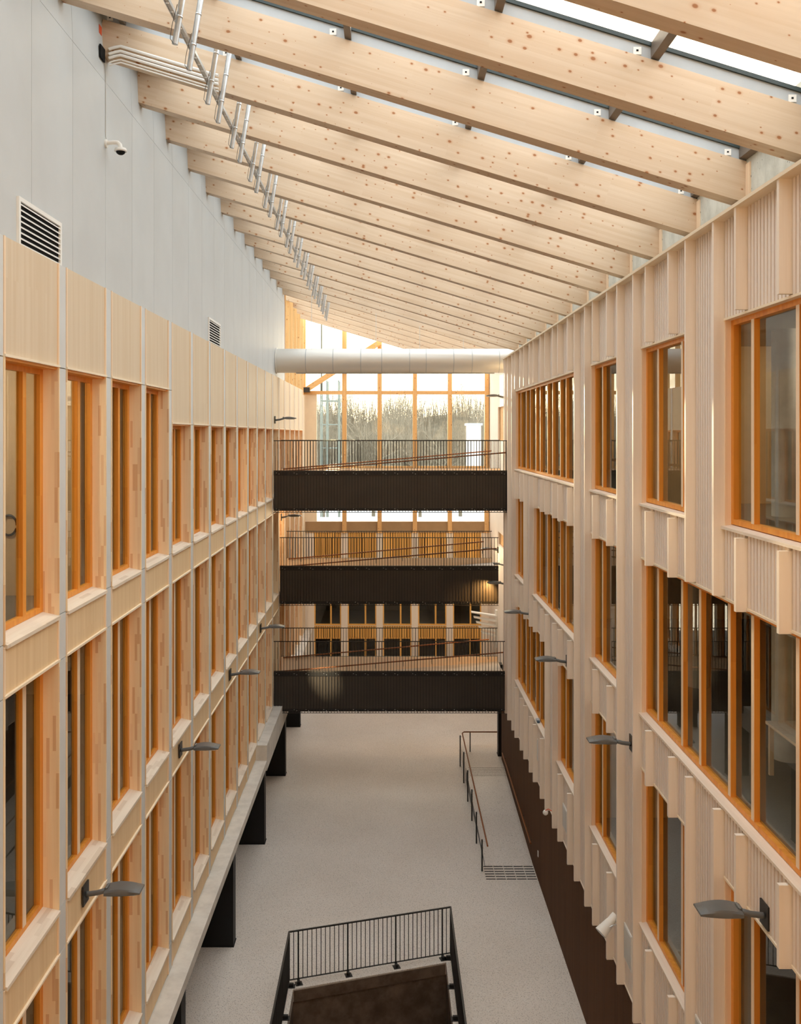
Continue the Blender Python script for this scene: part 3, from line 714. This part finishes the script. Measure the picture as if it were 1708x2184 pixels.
def spot(loc, to, en, size, col):
    l = bpy.data.lights.new('lamp_and_fill_light', 'SPOT'); l.energy = en; l.color = col; l.spot_size = size; l.spot_blend = 1.0; l.shadow_soft_size = 0.04
    o = bpy.data.objects.new('lamp_and_fill_light', l); COL.objects.link(o); o.location = loc
    o.rotation_euler = (Vector(to)-Vector(loc)).to_track_quat('-Z', 'Y').to_euler()
spot((4.0, 36.2, Z(-5.80)), (3.6, 36.85, Z(-6.5)), 420, math.radians(110), (1.0, 0.55, 0.18))
spot((-3.7, 31.4, Z(-6.5)), (-2.4, 34.8, Z(-9.0)), 4200, math.radians(18), (1.0, 0.86, 0.58))

def point_light(loc, en, col=(1.0, 0.72, 0.42)):
    l = bpy.data.lights.new('lamp_and_fill_light', 'POINT'); l.energy = en; l.color = col; l.shadow_soft_size = 0.12
    o = bpy.data.objects.new('lamp_and_fill_light', l); COL.objects.link(o); o.location = loc
point_light((4.3, 44.5, Z(-5.62)), 90); point_light((4.3, 41.5, Z(-5.92)), 90); point_light((-3.5, 37.4, Z(-3.4)), 90)
point_light((-6.6, 12.0, Z(0.85)), 150, (1.0, 0.86, 0.68)); point_light((7.2, 13.6, Z(1.2)), 60, (1.0, 0.86, 0.68))  # unseen lights added to brighten the two nearest top-row rooms
# ---------------------------------------------------------------- black columns under the left side
for i, yc in enumerate((18.3, 24.41, 30.53, 36.65, 42.77)):
    c = empty('black_column', (-4.45, yc+0.2, Z(ZF)), ['black rectangular column cut by the bottom edge of the picture', 'nearest whole black column under the left ledge',
        'second whole black column under the left ledge', 'third black column under the left ledge, below the raised concrete', 'farthest black column, left below the lowest footbridge'][i], 'column', 'black columns under the left facade')
    part('shaft', box(-4.86, -4.05, yc, yc+0.40, Z(ZF), Z(-10.955 if yc > 29 else -10.78)), M['column'], c)
    part('base_plate', box(-4.88, -4.03, yc-0.015, yc+0.415, Z(ZF), Z(ZF)+0.015), M['column'], c)
c = empty('black_column', (4.5, 37.7, Z(-12.87)), 'slim black column at the right corner beside the ramp landing', 'column')
part('shaft', box(4.38, 4.56, 37.5, 37.9, Z(ZF)+.48, Z(-9.2)), M['column'], c)
part('base_plate', box(4.36, 4.58, 37.48, 37.92, Z(ZF)+.48, Z(ZF)+0.50), M['column'], c)

# ---------------------------------------------------------------- stair guard
sg = empty('stair_guard', (-0.4, 22.5, Z(ZF)), 'black steel railing around the stair opening in the floor', 'railing')
A, Bp = Vector((-2.42, 22.78, 0)), Vector((1.58, 23.98, 0)); A0, B0 = Vector((-2.42, 15.0, 0)), Vector((1.58, 15.0, 0))
RB, RTp = Z(ZF)+0.09, Z(ZF)+1.26
key = box(-0.008, 0.008, -0.008, 0.008, 0, RTp-RB).mesh('baluster', M['black'])
pst = box(-0.016, 0.016, -0.016, 0.016, 0, RTp-RB+0.01).mesh('post', M['black'])
fpl = MB().box(-0.085, 0.085, -0.16, 0.02, 0, 0.012).box(-0.03, 0.03, -0.12, 0.0, 0.012, 0.08).mesh('foot_plate', M['black'])
for p, q, rot in ((A, Bp, math.atan2(1.2, 4.0)), (A0, A, -PI/2), (B0, Bp, PI/2)):
    dd = q-p; L_ = dd.length; n = round(L_/0.112)
    for z_, r_ in ((RTp, 0.020), (RB, 0.014)):
        m = MB(); e = dd.normalized(); s_ = Vector((-e.y, e.x, 0))*r_; u_ = Vector((0, 0, r_*0.7)); P = p+Vector((0, 0, z_)); Q = q+Vector((0, 0, z_))
        m.hexa([P-s_-u_, Q-s_-u_, Q+s_-u_, P+s_-u_, P-s_+u_, Q-s_+u_, Q+s_+u_, P+s_+u_]); part('top_rail' if z_ > RB+.5 else 'bottom_rail', m, M['black'], sg)
    for i in range(n+1):
        P = p + dd*(i/n); pl_ = i % 11 == 2
        if rot in (-PI/2, PI/2) and P.y < 17: continue
        o = put('post' if pl_ or i in (0, n) else 'baluster', pst if pl_ or i in (0, n) else key, sg, (P.x, P.y, RB))
        o.rotation_euler.z = rot if abs(rot) < 1 else 0
        if pl_:
            f = put('foot_plate', fpl, sg, (P.x, P.y, Z(ZF)+0.0)); f.rotation_euler.z = rot if abs(rot) < 1 else (PI/2 if p is A0 else -PI/2)

# ---------------------------------------------------------------- ramp with railing, tactile paving
rp = empty('access_ramp', (3.7, 33, Z(ZF)), 'gently rising terrazzo ramp along the brown right wall', 'ramp')
RZ = lambda y: ZF + 0.005 + 0.47*min(1, max(0, (y-29.0)/7.2))
m = MB(); x0, x1 = 2.98, 4.465
m.hexa([(x0, 29, Z(ZF)), (x1, 29, Z(ZF)), (x1, 36.2, Z(ZF)), (x0, 36.2, Z(ZF)), (x0, 29, Z(RZ(29))), (x1, 29, Z(RZ(29))), (x1, 36.2, Z(RZ(36.2))), (x0, 36.2, Z(RZ(36.2)))])
part('slope', m, M['terrazzo'], rp)
part('landing', box(x0, 5.15, 36.2, 38.9, Z(ZF), Z(RZ(37))), M['terrazzo'], rp)
part('kerb', MB().hexa([(x0-.012, 29, Z(ZF)), (x0, 29, Z(ZF)), (x0, 36.2, Z(ZF)), (x0-.012, 36.2, Z(ZF)), (x0-.012, 29, Z(ZF)+.01), (x0, 29, Z(ZF)+.01), (x0, 36.2, Z(ZF)+.47), (x0-.012, 36.2, Z(ZF)+.47)]), M['charcoal'], rp)
st = MB()
for i in range(6):
    for j in range(24):
        xx = 3.08+j*0.058; yy = 35.5+i*0.14; zz = Z(RZ(yy)); st.tube((xx, yy, zz), (xx, yy, zz+0.007), 0.016, 6)
part('tactile_studs', st, M['charcoal'], rp, kind='stuff')
tb = box(0, 0.285, 0, 0.042, 0, 0.006).mesh('tactile_bar', M['column'])
for i in range(6):
    for j in range(5): put('tactile_bar', tb, floor, (2.92+j*0.31, 28.12+i*0.165, Z(ZF)))
rr = empty('ramp_railing', (2.9, 33, Z(ZF)), 'slim black post railing with wooden handrail beside the ramp', 'railing')
posts = [(2.85, 28.66), (2.86, 30.6), (2.87, 32.4), (2.87, 34.1), (2.87, 35.9), (2.87, 37.7)]
hz = lambda y: -12.37 + 0.30*(y-28.2)/9.6
for xx, yy in posts:
    part('post', box(xx-0.022, xx+0.022, yy-0.022, yy+0.022, Z(ZF), Z(hz(yy))-0.02), M['black'], rr)
    part('bracket', MB().path([(xx, yy, Z(hz(yy))-0.07), (xx+0.10, yy, Z(hz(yy))-0.07), (xx+0.11, yy, Z(hz(yy))-0.02)], 0.008, 6), M['steel'], rr)
part('handrail', MB().path([(2.97, 28.2, Z(hz(28.2))), (2.97, 37.9, Z(hz(37.9))), (3.05, 38.05, Z(hz(38))), (4.6, 38.05, Z(hz(38)))], 0.025, 10), M['handrail'], rr, True)
for xx in (3.3, 4.5): part('post', box(xx-0.02, xx+0.02, 38.03, 38.07, Z(ZF)+0.47, Z(hz(38))-0.02), M['black'], rr)
wh = empty('wall_handrail', (4.40, 32.5, Z(-12.5)), 'wooden handrail fixed along the dark brown right wall', 'handrail')
part('rail', MB().tube((4.38, 28.96, Z(-12.62)), (4.38, 36.2, Z(-12.29)), 0.025, 10), M['handrail'], wh, True)
for t in (0.05, 0.28, 0.5, 0.72, 0.95):
    yy = 28.96+7.24*t; zz = -12.62+0.33*t
    part('bracket', MB().path([(4.47, yy, Z(zz)-.06), (4.40, yy, Z(zz)-.06), (4.38, yy, Z(zz)-.02)], 0.008, 6), M['black'], wh)
o = part('wall_button', box(4.455, 4.472, 28.0, 28.09, Z(-12.62), Z(-12.45)), M['white'], None); tag(o, 'small white button plate on the dark brown wall', 'button')

# ---------------------------------------------------------------- hanging tubes, tray, conduits
tx0, tz0 = -2.557, 4.667; lean = 0.165; TL = 1.30
tube_me = MB().tube((0, 0, 0), (lean*TL, 0, TL), 0.037, 14).mesh('tube_body', M['steel'], True); tube_me.set_sharp_from_angle(angle=0.6)
ring_me = MB().tube((0, 0, -0.012), (lean*0.024, 0, 0.012), 0.039, 14).mesh('strap', M['steel'], True)
wire_me = MB().path([(-0.01, 0, -0.005), (-0.045, -0.015, 0.05), (-0.02, -0.03, 0.2), (lean*0.45-0.03, -0.03, 0.45)], 0.004, 5).mesh('wire', M['charcoal'])
n = 0
for j in range(-2, 13):
    for w_, yy in (('nearer', 13.24), ('farther', 14.04)):
        y = yy+2.03*j
        if j == -2 and w_ == 'nearer': continue
        if beam_y(-9, 0) < 0: pass
        t = empty('hanging_tube', (tx0, y, Z(tz0)), '%s tube of the %s pair of hanging metal tubes from the camera' % (w_, ORD[j+2]), 'tube', 'hanging metal tubes below the roof')
        put('tube_body', tube_me, t, (tx0, y, Z(tz0)))
        for f in (0.25, 0.55, 0.85): put('strap', ring_me, t, (tx0+lean*TL*f, y, Z(tz0)+TL*f))
        if j < 6: put('wire', wire_me, t, (tx0, y-0.03, Z(tz0)))
ct = empty('cable_tray', (-2.6, 22, Z(5.1)), 'narrow galvanised cable tray running below the roof beams', 'cable tray')
for dx in (-0.045, 0.04): part('side_rail', box(-2.61+dx*0.6, -2.605+dx*0.6+0.005, 5.0, 39.0, Z(5.08), Z(5.13)), M['steel'], ct)
rg = MB(); y = 5.1
while y < 38.9: rg.box(-2.637, -2.58, y, y+0.20, Z(5.09), Z(5.095)); y += 0.23
part('rungs', rg, M['steel'], ct, kind='stuff')
for k in range(-4, 12):
    yk = beam_y(k, -2.62)+0.12; part('hanger', box(-2.635, -2.605, yk-0.02, yk+0.02, Z(5.13), Z(ZR(-2.62))+0.002), M['steel'], ct)
for i, (h, r) in enumerate(((0.21, 0.024), (0.135, 0.024), (0.075, 0.024), (0.01, 0.012), (-0.035, 0.012))):
    yb0 = beam_y(0, -4.2)-r-0.012; pts = []
    for x in (-4.30, -4.22, -4.12, -3.4, -2.75, -2.62):
        lift = {-4.30: -0.10+0.0*i, -4.22: -0.05}.get(x, 0)
        pts.append((x, beam_y(0, x)-r-0.012-(0.03 if x > -2.7 else 0), Z(ZR(x))+h+lift))
    g = part('conduit', MB().path(pts, r, 8), M['white'], None, True)
    tag(g, '%s white conduit from the top on the %s' % (ORD[i], 'upper left roof beam'), 'pipe', 'white conduits on the upper left beam')
o = part('cable_hole', box(-4.384, -4.36, 14.2, 14.42, Z(5.72), Z(5.92)), M['dark_hole'], None); tag(o, 'black cable opening where white conduits enter the grey wall', 'opening')
wc = empty('security_camera', (-4.38, 14.5, Z(4.5)), 'white dome camera on a curved arm on the grey wall', 'camera')
part('wall_base', MB().tube((-4.38, 14.5, Z(4.50)), (-4.355, 14.5, Z(4.50)), 0.065, 16), M['white'], wc, True)
part('arm', MB().path([(-4.36, 14.5, Z(4.51)), (-4.26, 14.5, Z(4.52)), (-4.19, 14.5, Z(4.515)), (-4.155, 14.5, Z(4.48)), (-4.145, 14.5, Z(4.42))], 0.034, 12), M['white'], wc, True)
dm = part('dome_housing', MB().loft([[(-4.145+math.cos(a)*r, 14.5+math.sin(a)*r, Z(z)) for a in [2*PI*i/20 for i in range(20)]] for z, r in ((4.44, 0.03), (4.425, 0.085), (4.39, 0.098), (4.375, 0.09))]), M['white'], wc, True)
part('lens_dome', MB().loft([[(-4.145+math.cos(a)*r, 14.5+math.sin(a)*r, Z(z)) for a in [2*PI*i/20 for i in range(20)]] for z, r in ((4.376, 0.07), (4.35, 0.062), (4.33, 0.035))]), M['dark_hole'], wc, True)
cb = part('camera_cable', MB().path([(-4.372, 14.49, Z(5.74)), (-4.370, 14.49, Z(5.2)), (-4.370, 14.49, Z(4.6)), (-4.36, 14.5, Z(4.57))], 0.007, 6), M['pier'], wc, True)
o = part('wall_sticker', box(-4.41, -4.405, 14.27, 14.40, Z(6.12), Z(6.25)), M['red'], None); tag(o, 'tiny orange printed sticker high on the grey wall', 'sticker')

# ---------------------------------------------------------------- vent grilles
def grille(y0, y1, z0, z1, label):
    g = empty('vent_grille', (XG, (y0+y1)/2, Z(z0)), label, 'vent', 'louvred vents in the grey wall')
    f = MB().box(XG-.01, XG+.035, y0-.05, y0, Z(z0)-.05, Z(z1)+.05).box(XG-.01, XG+.035, y1, y1+.05, Z(z0)-.05, Z(z1)+.05).box(XG-.01, XG+.035, y0, y1, Z(z0)-.05, Z(z0)).box(XG-.01, XG+.035, y0, y1, Z(z1), Z(z1)+.05)
    part('frame', f, M['white'], g); part('dark_back', box(XG+.001, XG+.006, y0, y1, Z(z0), Z(z1)), M['dark_hole'], g)
    n = 12; p = (z1-z0)/n
    for i in range(n):
        zz = Z(z0)+p*(i+0.5)
        part('slat', MB().hexa([(XG+.008, y0, zz+.012), (XG+.032, y0, zz-.012), (XG+.032, y1, zz-.012), (XG+.008, y1, zz+.012), (XG+.008, y0, zz+.022), (XG+.032, y0, zz+.004), (XG+.032, y1, zz+.004), (XG+.008, y1, zz+.022)]), M['white'], g)
grille(11.08, 12.42, 1.95, 2.76, 'large black and white louvred vent above the nearest left panel')
grille(22.75, 24.2, 2.05, 2.80, 'smaller louvred vent in the grey wall near the left middle')

# ---------------------------------------------------------------- small items on the right facade
pj = empty('spot_projector', (4.3, 17.55, Z(-9.4)), 'white cylindrical spotlight tilted out at the facade foot', 'spotlight')
c0 = Vector((4.24, 17.9, Z(-9.28))); dr = Vector((-0.72, -0.30, -0.62)).normalized()
part('can', MB().tube(c0+dr*0.02, c0+dr*0.30, 0.085, 20, 0.125), M['white'], pj, True)
part('rear_housing', MB().tube(c0-dr*0.14, c0+dr*0.02, 0.078, 20), M['white'], pj, True)
part('lens', MB().tube(c0+dr*0.296, c0+dr*0.302, 0.11, 20), M['steel'], pj, True)
part('yoke', MB().path([(4.44, 17.82, Z(-9.28)), tuple(c0+Vector((0.0, -0.13, -0.02))), tuple(c0+dr*0.08+Vector((0, -0.11, 0)))], 0.012, 6).path([(4.44, 18.0, Z(-9.28)), tuple(c0+Vector((0, 0.13, -0.02))), tuple(c0+dr*0.08+Vector((0, 0.11, 0)))], 0.012, 6), M['steel'], pj)
part('mount', box(4.43, 4.462, 17.78, 18.04, Z(-9.36), Z(-9.2)), M['steel'], pj)
for i, (ya, yb, za, zb_, lb) in enumerate(((17.17, 17.70, -9.86, -9.2, 'white flat vent cover at the foot of the right facade, beside the spotlight'),
        (13.10, 13.60, -9.05, -8.4, 'white flat vent cover near the bottom edge of the picture'),
        (23.40, 23.95, -9.98, -9.4, 'middle white vent cover at the foot of the right facade'),
        (28.0, 28.6, -9.75, -9.1, 'farthest small white vent cover at the facade foot'))):
    v = empty('vent_cover', (XR, ya, Z(za)), lb, 'vent', 'white vent covers at the facade foot')
    part('cover', box(XR-0.022, XR-0.001, ya, yb, Z(za), Z(zb_)), M['white'], v); part('rim', box(XR-0.028, XR-0.022, ya+0.03, yb-0.03, Z(za)+0.03, Z(zb_)-0.03), M['pier'], v)
dc = empty('ceiling_sensor', (4.25, 25.55, Z(-10.35)), 'small white dome sensor hanging by a red cable at the facade foot', 'sensor')
part('dome', MB().loft([[(4.26+math.cos(a)*r, 25.5+math.sin(a)*r, Z(z)) for a in [2*PI*i/14 for i in range(14)]] for z, r in ((-10.22, .05), (-10.26, .075), (-10.31, .07), (-10.34, .04))]), M['white'], dc, True)
part('red_cable', MB().path([(4.26, 25.5, Z(-10.22)), (4.32, 25.4, Z(-10.14)), (4.44, 25.3, Z(-10.18))], 0.012, 6), M['red'], dc, True)
dv = empty('small_device', (4.45, 28.0, Z(-8.6)), 'small grey and blue device lying on a window sill', 'device')
part('body', box(4.42, 4.52, 28.02, 28.22, Z(-8.6), Z(-8.53)), M['upstand'], dv); part('plug', box(4.43, 4.5, 27.94, 28.02, Z(-8.6), Z(-8.55)), M['blue'], dv)

lv = empty('white_louvre', (4.7, 45, Z(-9.5)), 'stack of white angled louvre blades on the far right wall', 'louvre')
for i in range(5):
    z = Z(-8.62-0.24*i); a = 3.95+0.12*i
    part('blade', MB().hexa([(a, 44.8, z+.10), (5.15, 44.8, z-.10), (5.15, 45.1, z-.10), (a, 45.1, z+.10), (a, 44.8, z+.15), (5.15, 44.8, z-.03), (5.15, 45.1, z-.03), (a, 45.1, z+.15)]), M['white'], lv)
part('mast', box(5.10, 5.198, 44.85, 45.05, Z(-10.2), Z(-8.4)), M['white'], lv)
# ---------------------------------------------------------------- things inside the rooms
for i, (x, y, z0, z1, lb) in enumerate(((6.1, 14.35, -1.25, 1.6, 'round concrete column behind the nearest top right window'),
        (6.1, 14.35, -4.95, -2.14, 'round concrete column behind the wide middle right window'), (6.1, 18.5, -4.95, -2.14, 'second round concrete column deeper behind the wide middle window'))):
    c = part('round_column', MB().tube((x, y, Z(z0)), (x, y, Z(z1)), 0.23, 28), M['conc_ledge'], None, True); tag(c, lb, 'column')
tl = part('ceiling_lamp', box(7.3, 7.6, 15.4, 16.6, Z(1.53), Z(1.58)), M['lamp_on'], None); tag(tl, 'lit strip lamp on the room ceiling behind the nearest top right window', 'lamp')
tb_ = empty('work_table', (6.2, 13.05, Z(-4.95)), 'wooden work table behind the wide middle right window', 'table')
part('top', box(5.5, 6.9, 12.4, 13.7, Z(-4.22), Z(-4.18)), M['trimw'], tb_)
for xx in (5.56, 6.84):
    for yy in (12.46, 13.64): part('leg', box(xx-.03, xx+.03, yy-.03, yy+.03, Z(-4.95), Z(-4.22)), M['trimw'], tb_)
hs = part('coiled_hose', MB().path([(-5.70+0.12*math.cos(2*PI*i/20), 14.07, Z(-1.36)+0.15*math.sin(2*PI*i/20)) for i in range(20)], 0.018, 8), M['black'], None, True)
tag(hs, 'black coiled cable hanging behind the nearest left window', 'cable')

# ---------------------------------------------------------------- outside: ground, trees, scaffold
gd = part('ground', box(-90, 90, 54.01, 190, Z(-7.0), Z(-6.4)), M['snow'], None, kind='structure', label='snowy ground outside the end window')
hl = MB(); nx_ = 40; hp = []
for j, (yy, zz) in enumerate(((94, -6.6), (97, -2.5), (101, 0.2), (106, 1.3), (114, 1.9), (130, 1.9), (130, -7.0), (94, -7.0))):
    hp.append((yy, zz))
rn = random.Random(3); rings = []
for i in range(nx_+1):
    x = -30+60*i/nx_; b = 0.35*math.sin(i*0.55)+0.25*math.sin(i*1.31+1)
    rings.append([(x, yy, Z(zz + (b if 1 <= j <= 5 else 0) + (rn.uniform(-.3, .3) if 1 <= j <= 4 else 0))) for j, (yy, zz) in enumerate(hp)])
hl.loft(rings)
part('hillside', hl, plain('wooded_hillside_ground', lin(146, 135, 116), 0.95, var=0.2, sc=0.6), None, kind='structure', label='grey wooded hillside far outside the end window')
def tree(x, y, h, seed, label):
    rnd = random.Random(seed); t = empty('bare_tree', (x, y, Z(-6.4)), label, 'tree', 'bare trees outside the end window')
    tr = MB(); tw = MB()
    def grow(p, d, L, r, lv):
        q = p + d*L; (tr if lv < 2 else tw).tube(p, q, r, 6 if lv < 2 else 3, r*0.6)
        if lv >= 4: return
        for i in range(4 if lv < 3 else 5):
            f = 0.35+0.65*rnd.random(); a = rnd.random()*2*PI; sp = 0.35+0.5*rnd.random()
            s_ = d.orthogonal().normalized(); b = d.cross(s_); nd = (d + (s_*math.cos(a)+b*math.sin(a))*sp + Vector((0, 0, .12))).normalized()
            grow(p+(q-p)*f, nd, L*(0.5+0.22*rnd.random()), r*0.5, lv+1)
    grow(Vector((x, y, Z(-6.4))), Vector((0, 0, 1)), h*0.42, h*0.014, 0)
    part('trunk', tr, M['bark'], t); part('twigs', tw, M['twig'], t, kind='stuff')
spots = [(-11.5, 66, 9.5), (-4.6, 66, 10.2), (2.2, 66, 9.4), (9.0, 66, 9.8), (-8.0, 73.4, 10.4), (-1.2, 73.4, 10.8), (5.6, 73.4, 11.0)]
for i, (x, y, h) in enumerate(spots):
    tree(x, y, h, 100+i, 'bare grey tree outside the end window, %s from the left' % ORD[sorted(spots).index((x, y, h))])
th = MB(); rnd = random.Random(5)
for i in range(7000):
    x = rnd.uniform(-13, 14); y = rnd.uniform(79, 92); hh = rnd.uniform(3.5, 9.6)*(0.8+0.2*math.sin(x*0.7+1)); zz = Z(-6.4)+rnd.uniform(0, 1.0)
    th.tube((x, y, zz), (x+rnd.uniform(-1.3, 1.3), y+rnd.uniform(-1, 1), zz+hh), 0.028, 3, 0.006)
for i in range(9000):
    x = rnd.uniform(-22, 24); y = rnd.uniform(95, 108); zz = Z(-5.5+(y-94)*0.45); hh = rnd.uniform(2.6, 6.8)*(0.85+0.15*math.sin(x*0.9))
    th.tube((x, y, zz), (x+rnd.uniform(-1.2, 1.2), y+rnd.uniform(-.6, .6), zz+hh), 0.035, 3, 0.008)
o = part('thicket', th, M['twig'], None, kind='stuff'); tag(o, 'dense grey thicket of bare branches outside the end window', 'bushes')
sc = empty('scaffold_tower', (-3.6, 53, Z(-6.4)), 'pale scaffold tower outside at the left of the end window', 'scaffold')
for x in (-4.0, -3.65, -2.95):
    for y in (55.2, 56.4): part('standard', MB().tube((x, y, Z(-6.4)), (x, y, Z(3.2)), 0.04, 8), M['scaffold'], sc)
for z in (-5, -3.6, -2.2, -0.8, 0.6, 2.0):
    for y in (55.2, 56.4): part('ledger', MB().tube((-4.0, y, Z(z)), (-2.95, y, Z(z)), 0.03, 8), M['scaffold'], sc)
bl = empty('white_hut', (5.6, 62, Z(-6.4)), 'narrow white building outside at the right of the end window', 'building')
part('wall', box(5.2, 6.0, 61, 63, Z(-6.4), Z(0.6)), M['white'], bl); part('roof', box(5.1, 6.1, 60.9, 63.1, Z(0.6), Z(0.75)), M['upstand'], bl)
